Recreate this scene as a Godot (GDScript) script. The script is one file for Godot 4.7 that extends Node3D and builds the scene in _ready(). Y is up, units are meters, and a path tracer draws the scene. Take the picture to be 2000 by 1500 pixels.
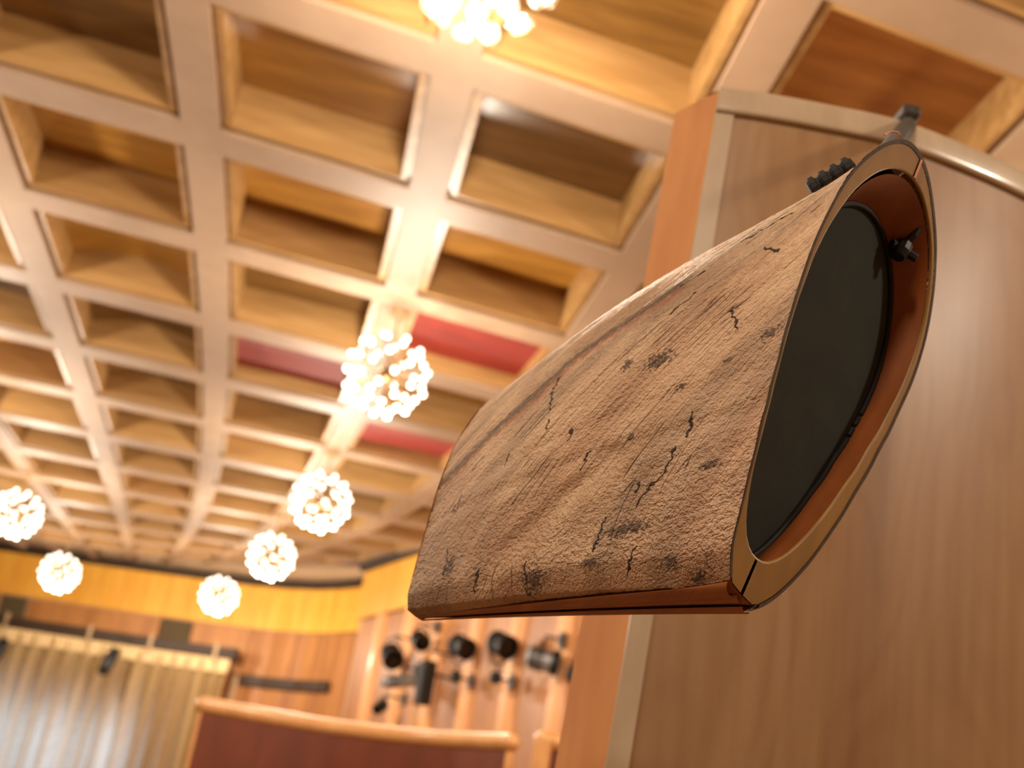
extends Node3D
# A wood-lined concert hall: coffered ceiling, globe chandeliers, a curved plywood screen and a bark-covered loudspeaker.

const EYE := 1.6
var M := {}
var taken := {}

# ---------------------------------------------------------------- naming
func numbered(called: String) -> String:
	var n: int = taken.get(called, 0)
	taken[called] = n + 1
	return called if n == 0 else "%s_%03d" % [called, n]

func thing(called: String, label: String, category: String, at := Vector3.ZERO, group := "") -> Node3D:
	var o := Node3D.new()
	o.name = numbered(called)
	add_child(o)
	o.position = at
	tag(o, label, category, group)
	return o

func tag(o: Node, label: String, category: String, group := "") -> void:
	o.set_meta("label", label)
	o.set_meta("category", category)
	if group:
		o.set_meta("group", group)

func structure(called: String, label := "", category := "") -> Node3D:
	var o := Node3D.new()
	o.name = numbered(called)
	add_child(o)
	o.set_meta("kind", "structure")
	o.set_meta("label", label)
	o.set_meta("category", category)
	return o

func put(called: String, mesh: Mesh, mat: Material, parent: Node, at := Vector3.ZERO) -> MeshInstance3D:
	var o := MeshInstance3D.new()
	o.name = called
	o.mesh = mesh
	o.material_override = mat
	parent.add_child(o, true)
	o.position = at
	return o

# ---------------------------------------------------------------- geometry helpers
func st_new() -> SurfaceTool:
	var st := SurfaceTool.new()
	st.begin(Mesh.PRIMITIVE_TRIANGLES)
	return st

func tri(st: SurfaceTool, a: Vector3, b: Vector3, c: Vector3, out: Vector3) -> void:
	var n := (c - a).cross(b - a)
	if n.length_squared() < 1e-16:
		return
	n = n.normalized()
	if n.dot(out) < 0.0:
		var t := b
		b = c
		c = t
		n = -n
	for v in [a, b, c]:
		st.set_normal(n)
		st.set_uv(Vector2(v.x + v.z, v.y))
		st.add_vertex(v)

func quad(st: SurfaceTool, a: Vector3, b: Vector3, c: Vector3, d: Vector3, out: Vector3) -> void:
	tri(st, a, b, c, out)
	tri(st, a, c, d, out)

# chamfered box
func cbox(st: SurfaceTool, at: Vector3, size: Vector3, bev := 0.004, basis := Basis.IDENTITY) -> void:
	var h := size * 0.5
	bev = minf(bev, minf(h.x, minf(h.y, h.z)) * 0.8)
	var i := h - Vector3.ONE * bev
	var p := func(x: float, y: float, z: float) -> Vector3: return at + basis * Vector3(x, y, z)
	for s in [-1.0, 1.0]:
		quad(st, p.call(s * h.x, -i.y, -i.z), p.call(s * h.x, i.y, -i.z), p.call(s * h.x, i.y, i.z), p.call(s * h.x, -i.y, i.z), basis.x * s)
		quad(st, p.call(-i.x, s * h.y, -i.z), p.call(i.x, s * h.y, -i.z), p.call(i.x, s * h.y, i.z), p.call(-i.x, s * h.y, i.z), basis.y * s)
		quad(st, p.call(-i.x, -i.y, s * h.z), p.call(i.x, -i.y, s * h.z), p.call(i.x, i.y, s * h.z), p.call(-i.x, i.y, s * h.z), basis.z * s)
		for t in [-1.0, 1.0]:
			quad(st, p.call(s * h.x, t * i.y, -i.z), p.call(s * i.x, t * h.y, -i.z), p.call(s * i.x, t * h.y, i.z), p.call(s * h.x, t * i.y, i.z), basis.x * s + basis.y * t)
			quad(st, p.call(s * h.x, -i.y, t * i.z), p.call(s * i.x, -i.y, t * h.z), p.call(s * i.x, i.y, t * h.z), p.call(s * h.x, i.y, t * i.z), basis.x * s + basis.z * t)
			quad(st, p.call(-i.x, s * h.y, t * i.z), p.call(-i.x, s * i.y, t * h.z), p.call(i.x, s * i.y, t * h.z), p.call(i.x, s * h.y, t * i.z), basis.y * s + basis.z * t)
			for q in [-1.0, 1.0]:
				tri(st, p.call(s * h.x, t * i.y, q * i.z), p.call(s * i.x, t * h.y, q * i.z), p.call(s * i.x, t * i.y, q * h.z), basis.x * s + basis.y * t + basis.z * q)

func box_mesh(size: Vector3, bev := 0.004) -> ArrayMesh:
	var st := st_new()
	cbox(st, Vector3.ZERO, size, bev)
	return st.commit()

# smooth grid of a function of (u, v); normals by differences; faces out along sign * (du x dv)
func grid_mesh(fn: Callable, nu: int, nv: int, sgn := 1.0, close_u := false) -> ArrayMesh:
	var V := PackedVector3Array()
	var N := PackedVector3Array()
	var T := PackedVector2Array()
	var I := PackedInt32Array()
	for i in nu + 1:
		for j in nv + 1:
			V.append(fn.call(float(i) / nu, float(j) / nv))
			T.append(Vector2(float(j) / nv, float(i) / nu))
	var w := nv + 1
	for i in nu + 1:
		for j in nv + 1:
			var i0 := maxi(i - 1, 0)
			var i1 := mini(i + 1, nu)
			if close_u:
				i0 = i - 1 if i > 0 else nu - 1
				i1 = i + 1 if i < nu else 1
			var du := V[i1 * w + j] - V[i0 * w + j]
			var dv := V[i * w + mini(j + 1, nv)] - V[i * w + maxi(j - 1, 0)]
			var n := du.cross(dv)
			if n.length_squared() < 1e-18:   # a pole: take the slope one row further in
				var jj := 1 if j == 0 else nv - 1
				n = (V[i1 * w + jj] - V[i0 * w + jj]).cross(V[i * w + mini(jj + 1, nv)] - V[i * w + maxi(jj - 1, 0)])
			N.append(n.normalized() * sgn)
	for i in nu:
		for j in nv:
			var a := i * w + j
			var b := a + w
			if sgn > 0:
				I.append_array([a, a + 1, b, b, a + 1, b + 1])
			else:
				I.append_array([a, b, a + 1, b, b + 1, a + 1])
	var arr := []
	arr.resize(Mesh.ARRAY_MAX)
	arr[Mesh.ARRAY_VERTEX] = V
	arr[Mesh.ARRAY_NORMAL] = N
	arr[Mesh.ARRAY_TEX_UV] = T
	arr[Mesh.ARRAY_INDEX] = I
	var m := ArrayMesh.new()
	m.add_surface_from_arrays(Mesh.PRIMITIVE_TRIANGLES, arr)
	return m

# lathed profile [r, y] about an axis through `at` along `axis`
func lathe(st: SurfaceTool, prof: Array, at := Vector3.ZERO, axis := Vector3.UP, seg := 16) -> void:
	var y := axis.normalized()
	var x := y.cross(Vector3.RIGHT if absf(y.x) < 0.9 else Vector3.FORWARD).normalized()
	var z := x.cross(y)
	for k in prof.size() - 1:
		var p: Vector2 = prof[k]
		var q: Vector2 = prof[k + 1]
		for s in seg:
			var a0 := TAU * s / seg
			var a1 := TAU * (s + 1) / seg
			var d0 := x * cos(a0) + z * sin(a0)
			var d1 := x * cos(a1) + z * sin(a1)
			var dm := (d0 + d1).normalized()
			var out := dm * (q.y - p.y) - y * (q.x - p.x)
			if p.x > 1e-6:
				tri(st, at + d0 * p.x + y * p.y, at + d1 * p.x + y * p.y, at + d0 * q.x + y * q.y, out)
			if q.x > 1e-6:
				tri(st, at + d1 * p.x + y * p.y, at + d1 * q.x + y * q.y, at + d0 * q.x + y * q.y, out)

func tube(st: SurfaceTool, pts: Array, rad: float, seg := 8, end_rad := -1.0) -> void:
	var n := pts.size()
	var rings := []
	for k in n:
		var d: Vector3 = (pts[mini(k + 1, n - 1)] - pts[maxi(k - 1, 0)]).normalized()
		var x := d.cross(Vector3.UP if absf(d.y) < 0.9 else Vector3.RIGHT).normalized()
		var z := x.cross(d)
		var rr := rad if end_rad < 0 else lerpf(rad, end_rad, float(k) / maxi(n - 1, 1))
		var ring := []
		for s in seg:
			ring.append(pts[k] + (x * cos(TAU * s / seg) + z * sin(TAU * s / seg)) * rr)
		rings.append(ring)
	for k in n - 1:
		for s in seg:
			var t := (s + 1) % seg
			var mid: Vector3 = (rings[k][s] + rings[k][t]) * 0.5
			quad(st, rings[k][s], rings[k][t], rings[k + 1][t], rings[k + 1][s], mid - pts[k])
	for e in [0, n - 1]:
		var od: Vector3 = pts[0] - pts[1] if e == 0 else pts[n - 1] - pts[n - 2]
		for s in seg:
			tri(st, pts[e], rings[e][s], rings[e][(s + 1) % seg], od)

func sphere_mesh(rad: float, seg := 12, rings := 8) -> SphereMesh:
	var s := SphereMesh.new()
	s.radius = rad
	s.height = rad * 2
	s.radial_segments = seg
	s.rings = rings
	return s

# ---------------------------------------------------------------- materials
func plain(c: Color, rough := 0.6, metal := 0.0) -> StandardMaterial3D:
	var m := StandardMaterial3D.new()
	m.albedo_color = c
	m.roughness = rough
	m.metallic = metal
	return m

func noise(sd: int, freq: float, oct := 4) -> FastNoiseLite:
	var n := FastNoiseLite.new()
	n.seed = sd
	n.frequency = freq
	n.noise_type = FastNoiseLite.TYPE_SIMPLEX_SMOOTH
	n.fractal_type = FastNoiseLite.FRACTAL_FBM
	n.fractal_octaves = oct
	return n

# two-tone wood: fine grain along one axis, mapped triplanar; `scale` is repeats per metre along x, y, z
func wood(c1: Color, c2: Color, sd: int, scale: Vector3, rough := 0.5, coat := 0.0, bias := 0.0) -> StandardMaterial3D:
	var a := noise(sd, 0.012, 4).get_seamless_image(256, 256)
	var b := noise(sd + 7, 0.05, 3).get_seamless_image(256, 256)
	var im := Image.create(256, 256, false, Image.FORMAT_RGB8)
	for y in 256:
		for x in 256:
			var t := clampf(a.get_pixel(x, y).r * 0.75 + b.get_pixel(x, y).r * 0.25 + bias, 0, 1)
			t = smoothstep(0.15, 0.85, t)
			im.set_pixel(x, y, c1.lerp(c2, t))
	im.generate_mipmaps()
	var m := StandardMaterial3D.new()
	m.albedo_texture = ImageTexture.create_from_image(im)
	m.uv1_triplanar = true
	m.uv1_world_triplanar = true
	m.uv1_scale = scale
	m.roughness = rough
	if coat > 0:
		m.clearcoat_enabled = true
		m.clearcoat = coat
		m.clearcoat_roughness = 0.15
	return m

# rotary-cut plywood: broad wavering bands, upright
func ply_material() -> StandardMaterial3D:
	var a := noise(37, 0.006, 3).get_seamless_image(512, 512)
	var b := noise(38, 0.02, 4).get_seamless_image(512, 512)
	var im := Image.create(512, 512, false, Image.FORMAT_RGB8)
	for y in 512:
		for x in 512:
			var wv := a.get_pixel(x, y).r
			var band := 0.5 + 0.5 * sin(TAU * (7.0 * x / 512.0 + 5.0 * wv))
			var fine := b.get_pixel((x * 3) % 512, y / 2).r
			var t := clampf(0.50 + 0.20 * (pow(band, 2.0) - 0.4) + 0.5 * (fine - 0.5) + 0.35 * (wv - 0.5), 0, 1)
			im.set_pixel(x, y, Color(0.62, 0.48, 0.32).lerp(Color(0.51, 0.35, 0.20), t))
	im.generate_mipmaps()
	var m := StandardMaterial3D.new()
	m.albedo_texture = ImageTexture.create_from_image(im)
	m.uv1_triplanar = true
	m.uv1_world_triplanar = true
	m.uv1_scale = Vector3(0.8, 0.28, 0.8)
	m.roughness = 0.5
	m.clearcoat_enabled = true
	m.clearcoat = 0.18
	m.clearcoat_roughness = 0.3
	return m

func make_materials() -> void:
	var V := Vector3(1.1, 0.22, 1.1)
	M.rib = wood(Color(0.60, 0.49, 0.385), Color(0.64, 0.53, 0.425), 3, Vector3(0.5, 0.5, 0.5), 0.55)
	M.coffer = wood(Color(0.60, 0.45, 0.26), Color(0.69, 0.54, 0.34), 11, Vector3(0.3, 2.4, 2.4), 0.4)
	M.panel = wood(Color(0.37, 0.25, 0.10), Color(0.49, 0.35, 0.16), 17, Vector3(0.3, 1.5, 1.8), 0.3, 0.3)
	M.panel_gold = wood(Color(0.55, 0.37, 0.13), Color(0.66, 0.47, 0.19), 18, Vector3(0.3, 1.5, 1.8), 0.3, 0.3)
	M.panel_warm = wood(Color(0.54, 0.33, 0.14), Color(0.66, 0.43, 0.20), 20, Vector3(0.3, 1.5, 1.8), 0.35, 0.2)
	M.panel_red = wood(Color(0.50, 0.13, 0.08), Color(0.58, 0.18, 0.11), 19, Vector3(0.3, 1.5, 1.8), 0.75)
	M.band = wood(Color(0.86, 0.60, 0.20), Color(0.91, 0.68, 0.27), 23, V, 0.45)
	M.orange = wood(Color(0.60, 0.38, 0.19), Color(0.69, 0.47, 0.25), 29, V, 0.5)
	M.orange2 = wood(Color(0.56, 0.35, 0.16), Color(0.65, 0.43, 0.22), 31, V, 0.5)
	M.batten = wood(Color(0.80, 0.54, 0.30), Color(0.86, 0.62, 0.38), 33, V, 0.5, 0.08)
	M.ply = ply_material()
	M.ply_edge = wood(Color(0.72, 0.47, 0.27), Color(0.80, 0.56, 0.34), 41, Vector3(3.0, 0.4, 3.0), 0.75)
	M.trim = wood(Color(0.68, 0.59, 0.48), Color(0.75, 0.66, 0.55), 43, Vector3(2.0, 0.5, 2.0), 0.28, 0.5)
	M.screen = wood(Color(0.38, 0.16, 0.04), Color(0.45, 0.20, 0.06), 47, Vector3(2, 0.4, 2), 0.5)
	M.screen_rim = wood(Color(0.80, 0.57, 0.34), Color(0.88, 0.66, 0.42), 53, Vector3(2, 2, 2), 0.35, 0.3)
	M.floor = wood(Color(0.42, 0.30, 0.19), Color(0.50, 0.37, 0.24), 59, Vector3(1.2, 1, 0.3), 0.4)
	M.slab = plain(Color(0.55, 0.45, 0.36), 0.8)
	M.wall = plain(Color(0.74, 0.60, 0.45), 0.7)
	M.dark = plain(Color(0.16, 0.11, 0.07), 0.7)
	M.track = plain(Color(0.20, 0.13, 0.06), 0.6)
	M.vent = plain(Color(0.33, 0.26, 0.15), 0.8)
	M.brass = plain(Color(0.36, 0.25, 0.12), 0.45, 0.6)
	M.cream = plain(Color(0.70, 0.58, 0.42), 0.5)
	M.chrome = plain(Color(0.72, 0.70, 0.68), 0.25, 0.9)
	M.black = plain(Color(0.025, 0.022, 0.02), 0.5)
	M.lamp_grey = plain(Color(0.20, 0.19, 0.18), 0.45)
	M.lamp_silver = plain(Color(0.55, 0.54, 0.53), 0.4, 0.4)
	M.lens = plain(Color(0.03, 0.03, 0.035), 0.1)
	M.rubber = plain(Color(0.075, 0.06, 0.05), 0.75)
	var bulb := plain(Color(1, 0.96, 0.9), 0.4)
	bulb.emission_enabled = true
	bulb.emission = Color(1.0, 0.95, 0.86)
	bulb.emission_energy_multiplier = 4.0
	M.bulb = bulb
	var glass := plain(Color(1.0, 0.93, 0.80, 0.05), 0.05)
	glass.transparency = BaseMaterial3D.TRANSPARENCY_ALPHA
	M.glass = glass
	var pane := plain(Color(0.85, 0.92, 1.0, 0.08), 0.02)
	pane.transparency = BaseMaterial3D.TRANSPARENCY_ALPHA
	M.pane = pane
	var cur := wood(Color(0.74, 0.62, 0.42), Color(0.80, 0.68, 0.48), 61, Vector3(3, 3, 3), 0.9)
	cur.backlight_enabled = true
	cur.backlight = Color(1.0, 1.0, 1.0)
	M.curtain = cur
	M.tape = wood(Color(0.80, 0.68, 0.48), Color(0.86, 0.75, 0.56), 67, Vector3(3, 3, 3), 0.9)
	M.rimwood = wood(Color(0.50, 0.35, 0.11), Color(0.58, 0.42, 0.15), 71, Vector3(7, 2.0, 7), 0.5)
	M.inner = wood(Color(0.48, 0.24, 0.055), Color(0.55, 0.29, 0.08), 73, Vector3(7, 2.0, 7), 0.55)
	M.slat = wood(Color(0.58, 0.35, 0.17), Color(0.68, 0.44, 0.24), 79, Vector3(9, 9, 1.5), 0.5)
	M.bark_edge = wood(Color(0.22, 0.18, 0.13), Color(0.34, 0.28, 0.20), 83, Vector3(30, 30, 30), 0.8)
	var cloth := wood(Color(0.14, 0.16, 0.13), Color(0.18, 0.20, 0.165), 89, Vector3(6, 6, 6), 0.95)
	M.cloth = cloth
	M.thread = plain(Color(0.75, 0.50, 0.36), 0.7)
	M.twig = wood(Color(0.16, 0.13, 0.10), Color(0.30, 0.25, 0.20), 97, Vector3(25, 4, 25), 0.8)

# ---------------------------------------------------------------- the hall's curved grid of ribs
# c counts the long ribs (0 is the one running up the middle), t the cross ribs into the depth of the hall.
func G(c: float, t: float, up := 0.0) -> Vector3:
	var x := -1.10501 + 1.12068 * c * (1.0 + 0.00344 * t) - 0.01072 * t * t + 0.00002 * t * t * t - 0.00395 * c * t * t
	var z := 4.05368 + 1.18746 * t + 0.11858 * c - 0.00239 * c * c
	var y := 3.0 - 0.01879 * t + 0.00381 * t * t + 0.00002 * t * t * t - 0.03013 * c - 0.00882 * c * c + 0.00868 * c * t + 0.00116 * c * c * t
	return Vector3(x, y + EYE + up, -z)

const RC := 0.083   # half a long rib, in columns
const RT := 0.092   # half a cross rib, in rows

func ceiling_cell_seen(c: int, t: int) -> bool:
	return t >= -2 and t <= 12 and c >= -4 - (1 if t > 8 else 0) and c <= (3 if t < 3 else 2)

func build_ceiling() -> void:
	var o := structure("ceiling", "coffered wooden ceiling of pale ribs and glossy brown panels", "ceiling")
	var st := st_new()
	# the closed deck above the coffers
	cbox(st, Vector3(-0.5, 5.75, -8.0), Vector3(24, 0.2, 34), 0.01)
	put("deck", st.commit(), M.slab, o)
	# long ribs: a continuous board each
	for c in range(-5, 5):
		st = st_new()
		var t0 := -2.0
		while t0 < 12.99:
			var t1 := t0 + 0.5
			for s in [[-1.0], [1.0]]:
				var e: float = s[0] * RC
				quad(st, G(c + e, t0), G(c + e, t1), G(c + e, t1, 0.5), G(c + e, t0, 0.5), G(c + e * 2, t0) - G(c, t0))
			quad(st, G(c - RC, t0), G(c + RC, t0), G(c + RC, t1), G(c - RC, t1), Vector3.DOWN)
			quad(st, G(c - RC, t0, 0.5), G(c + RC, t0, 0.5), G(c + RC, t1, 0.5), G(c - RC, t1, 0.5), Vector3.UP)
			t0 = t1
		quad(st, G(c - RC, -2), G(c + RC, -2), G(c + RC, -2, 0.5), G(c - RC, -2, 0.5), Vector3.BACK)
		put("rib", st.commit(), M.rib, o)
	for c in range(-5, 4):
		for t in range(-2, 13):
			# cross rib between two long ribs
			st = st_new()
			var ca := c + RC
			var cb := c + 1.0 - RC
			quad(st, G(ca, t - RT), G(cb, t - RT), G(cb, t + RT), G(ca, t + RT), Vector3.DOWN)
			for s in [-1.0, 1.0]:
				quad(st, G(ca, t + s * RT), G(cb, t + s * RT), G(cb, t + s * RT, 0.5), G(ca, t + s * RT, 0.5), Vector3(0, 0, -s))
			quad(st, G(ca, t - RT, 0.5), G(cb, t - RT, 0.5), G(cb, t + RT, 0.5), G(ca, t + RT, 0.5), Vector3.UP)
			put("cross_rib", st.commit(), M.rib, o)
			if t < 12 and ceiling_cell_seen(c, t):
				coffer(o, c, t)

func coffer(o: Node, c: int, t: int) -> void:
	# stepped frame just inside the ribs, then upright sides
	var st := st_new()
	var rings := []
	var prof := [[0.0, 0.032], [0.020, 0.032], [0.020, 0.020], [0.050, 0.020], [0.050, 0.30]]
	for p in prof:
		var ec: float = RC + p[0] / 1.12
		var et: float = RT + p[0] / 1.19
		rings.append([G(c + ec, t + et, p[1]), G(c + 1 - ec, t + et, p[1]), G(c + 1 - ec, t + 1 - et, p[1]), G(c + ec, t + 1 - et, p[1])])
	var mid := G(c + 0.5, t + 0.5, 0.1)
	for k in prof.size() - 1:
		for e in 4:
			var f := (e + 1) % 4
			var m: Vector3 = (rings[k][e] + rings[k][f]) * 0.5
			var out := mid - m
			if prof[k][0] != prof[k + 1][0]:
				out = Vector3.DOWN
			else:
				out.y = 0
				if prof[k + 1][1] < prof[k][1]:
					out = -out
			quad(st, rings[k][e], rings[k][f], rings[k + 1][f], rings[k + 1][e], out)
	var mat: Material = M.panel
	var red := (c == 1 and t == 2) or (c == 0 and t == 3) or (c == 1 and t == 4) or (c == -3 and t == 9)
	var gold := (c == 0 and t == 1) or (c == 1 and t == 1) or (c == -1 and t == 1) or (c + t * 3) % 5 == 0
	if red:
		mat = M.panel_red
	elif c >= 2:
		mat = M.panel_warm
	elif gold:
		mat = M.panel_gold
	var frame := put("coffer_frame", st.commit(), M.coffer, o)
	# the sound board: flat and tilted, or arched
	var arched := c <= -1 and t >= 2
	var ec := RC + 0.048 / 1.12
	var et := RT + 0.048 / 1.19
	var rise := 0.075 if arched else 0.0
	var tilt := 0.05 if red else (-0.03 if arched else 0.04)
	var base := 0.215 if arched else 0.245
	if red:
		base = 0.10
	var fn := func(u: float, v: float) -> Vector3:
		return G(c + lerpf(ec, 1 - ec, u), t + lerpf(et, 1 - et, v), base + rise * (4.0 * u * (1.0 - u)) + tilt * (v - 0.5))
	var pm := put("coffer_panel", grid_mesh(fn, 12 if arched else 2, 2, 1.0), mat, frame)
	if red:
		pm.set_meta("label", "dark red panel")

# ---------------------------------------------------------------- chandeliers
func make_chandelier(at: Vector3, ceil_y: float, label: String, cups: bool) -> Node3D:
	var o := thing("globe_chandelier", label, "chandelier", at, "globe chandeliers in rows below the ceiling")
	var R := 0.246
	var top := ceil_y - at.y
	var st := st_new()
	tube(st, [Vector3(0, 0.0, 0), Vector3(0, top - 0.02, 0)], 0.008, 8)
	put("stem", st.commit(), M.cream, o)
	st = st_new()
	lathe(st, [Vector2(0.0, top - 0.05), Vector2(0.03, top - 0.05), Vector2(0.055, top - 0.02), Vector2(0.06, top + 0.003), Vector2(0.0, top + 0.003)], Vector3.ZERO, Vector3.UP, 16)
	put("ceiling_rose", st.commit(), M.cream, o)
	put("hub", sphere_mesh(0.045, 16, 8), M.brass, o)
	var arm_st := st_new()
	tube(arm_st, [Vector3(0, 0.04, 0), Vector3(0, R - 0.028, 0)], 0.0025, 6)
	lathe(arm_st, [Vector2(0.003, R - 0.04), Vector2(0.007, R - 0.035), Vector2(0.008, R - 0.015), Vector2(0.0, R - 0.016)], Vector3.ZERO, Vector3.UP, 8)
	var arm_mesh := arm_st.commit()
	var bulb_mesh := sphere_mesh(0.019, 12, 8)
	var gst := st_new()
	lathe(gst, [Vector2(0.014, -0.03), Vector2(0.034, -0.012), Vector2(0.040, 0.006), Vector2(0.035, 0.024), Vector2(0.022, 0.034)], Vector3.ZERO, Vector3.UP, 8)
	var glass_mesh := gst.commit()
	var n := 54
	for k in n:
		var y := 1.0 - 2.0 * (k + 0.5) / n
		if y > 0.96:
			continue
		var a := k * 2.39996
		var rr := sqrt(1.0 - y * y)
		var d := Vector3(rr * cos(a), y, rr * sin(a))
		var arm := put("arm", arm_mesh, M.brass, o)
		var x := d.cross(Vector3.UP if absf(d.y) < 0.9 else Vector3.RIGHT).normalized()
		arm.basis = Basis(x, d, x.cross(d))
		put("bulb", bulb_mesh, M.bulb, arm, Vector3(0, R, 0))
		if cups:
			put("glass_cup", glass_mesh, M.glass, arm, Vector3(0, R, 0))
	var l := OmniLight3D.new()
	l.name = "chandelier_light"
	l.light_color = Color(1.0, 0.935, 0.85)
	l.light_energy = 3.3
	l.position = Vector3(0, -0.36, 0)
	l.light_size = 0.12
	l.omni_range = 60.0
	l.omni_attenuation = 2.0
	l.shadow_enabled = true
	o.add_child(l)
	return o

func build_chandeliers() -> void:
	var spots := [[Vector3(0.0436, 4.4596, -3.3848), "globe chandelier with visible glass cups, hanging closest to the plywood screen"],
		[Vector3(-0.0117, 4.1421, -6.7389), "globe chandelier hanging right beside two red ceiling panels"],
		[Vector3(-0.3461, 4.1609, -10.1289), "globe chandelier on the bark loudspeaker's row, third from the curtain"],
		[Vector3(-0.8563, 4.2518, -13.3031), "globe chandelier on the bark loudspeaker's row, second from the curtain"],
		[Vector3(-1.6418, 4.2787, -16.7102), "globe chandelier on the bark loudspeaker's row, closest to the curtain"],
		[Vector3(-3.5323, 4.1562, -13.0593), "globe chandelier on the row away from the loudspeaker, second from the curtain"],
		[Vector3(-3.7155, 4.1728, -16.5349), "globe chandelier on the row away from the loudspeaker, closest to the curtain"]]
	# the rows go on outside the frame: their light falls on the bark, the front ring and the plywood
	for p in [Vector3(-3.4532, 4.1009, -9.7442), Vector3(-3.3729, 4.1127, -6.1819), Vector3(-3.3415, 4.1956, -2.6195), Vector3(-0.2356, 4.1917, 0.58), Vector3(-3.3616, 4.3459, 0.9429), Vector3(3.1, 4.22, -0.25), Vector3(3.336, 3.95, -3.30)]:
		spots.append([p, "globe chandelier out of the photograph's view"])
	for sp in spots:
		var p: Vector3 = sp[0]
		var y := 4.6
		if p.z < -1.0:
			# height of the ribs above this spot
			var bd := 1e9
			for ci in range(-40, 30):
				for ti in range(-24, 130, 2):
					var g := G(ci * 0.1, ti * 0.1)
					var q := Vector2(g.x - p.x, g.z - p.z).length()
					if q < bd:
						bd = q
						y = g.y
		else:
			y = 5.65
		make_chandelier(p, y, sp[1], p.z < -3.0 and p.z > -4.0 and p.x > -1.0)

# ---------------------------------------------------------------- walls
var far_line := [Vector2(-9.6, -20.55), Vector2(-7.5, -20.2), Vector2(-5.4, -19.75), Vector2(-4.0, -19.46), Vector2(-2.94, -19.2), Vector2(-2.12, -18.97), Vector2(-1.4, -18.74), Vector2(-0.85, -18.48), Vector2(-0.35, -18.1), Vector2(0.02, -17.66), Vector2(0.3, -17.2), Vector2(0.7, -16.3)]
var far_len := []

func far_at(s: float, off := 0.0) -> Array:   # point and unit direction on the far wall, `off` towards the hall
	var k := 0
	while k < far_len.size() - 2 and far_len[k + 1] < s:
		k += 1
	var a: Vector2 = far_line[k]
	var b: Vector2 = far_line[k + 1]
	var d := (b - a).normalized()
	var p: Vector2 = a + d * (s - far_len[k])
	var n := Vector2(-d.y, d.x)
	if n.y < 0:
		n = -n
	p += n * off
	return [Vector3(p.x, 0, p.y), Vector3(d.x, 0, d.y), Vector3(n.x, 0, n.y)]

func far_s(x: float) -> float:
	for k in far_line.size() - 1:
		if far_line[k].x <= x and far_line[k + 1].x >= x:
			return far_len[k] + (far_line[k + 1] - far_line[k]).length() * (x - far_line[k].x) / (far_line[k + 1].x - far_line[k].x)
	return 0.0

func board_on(parent: Node, called: String, s0: float, s1: float, y0: float, y1: float, off: float, th: float, mat: Material, bev := 0.006) -> MeshInstance3D:
	var a := far_at((s0 + s1) * 0.5, off)
	var p: Vector3 = a[0]
	p.y = (y0 + y1) * 0.5
	var m := put(called, box_mesh(Vector3(s1 - s0, y1 - y0, th), bev), mat, parent, p)
	m.basis = Basis(a[1], Vector3.UP, a[2])
	return m

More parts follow.
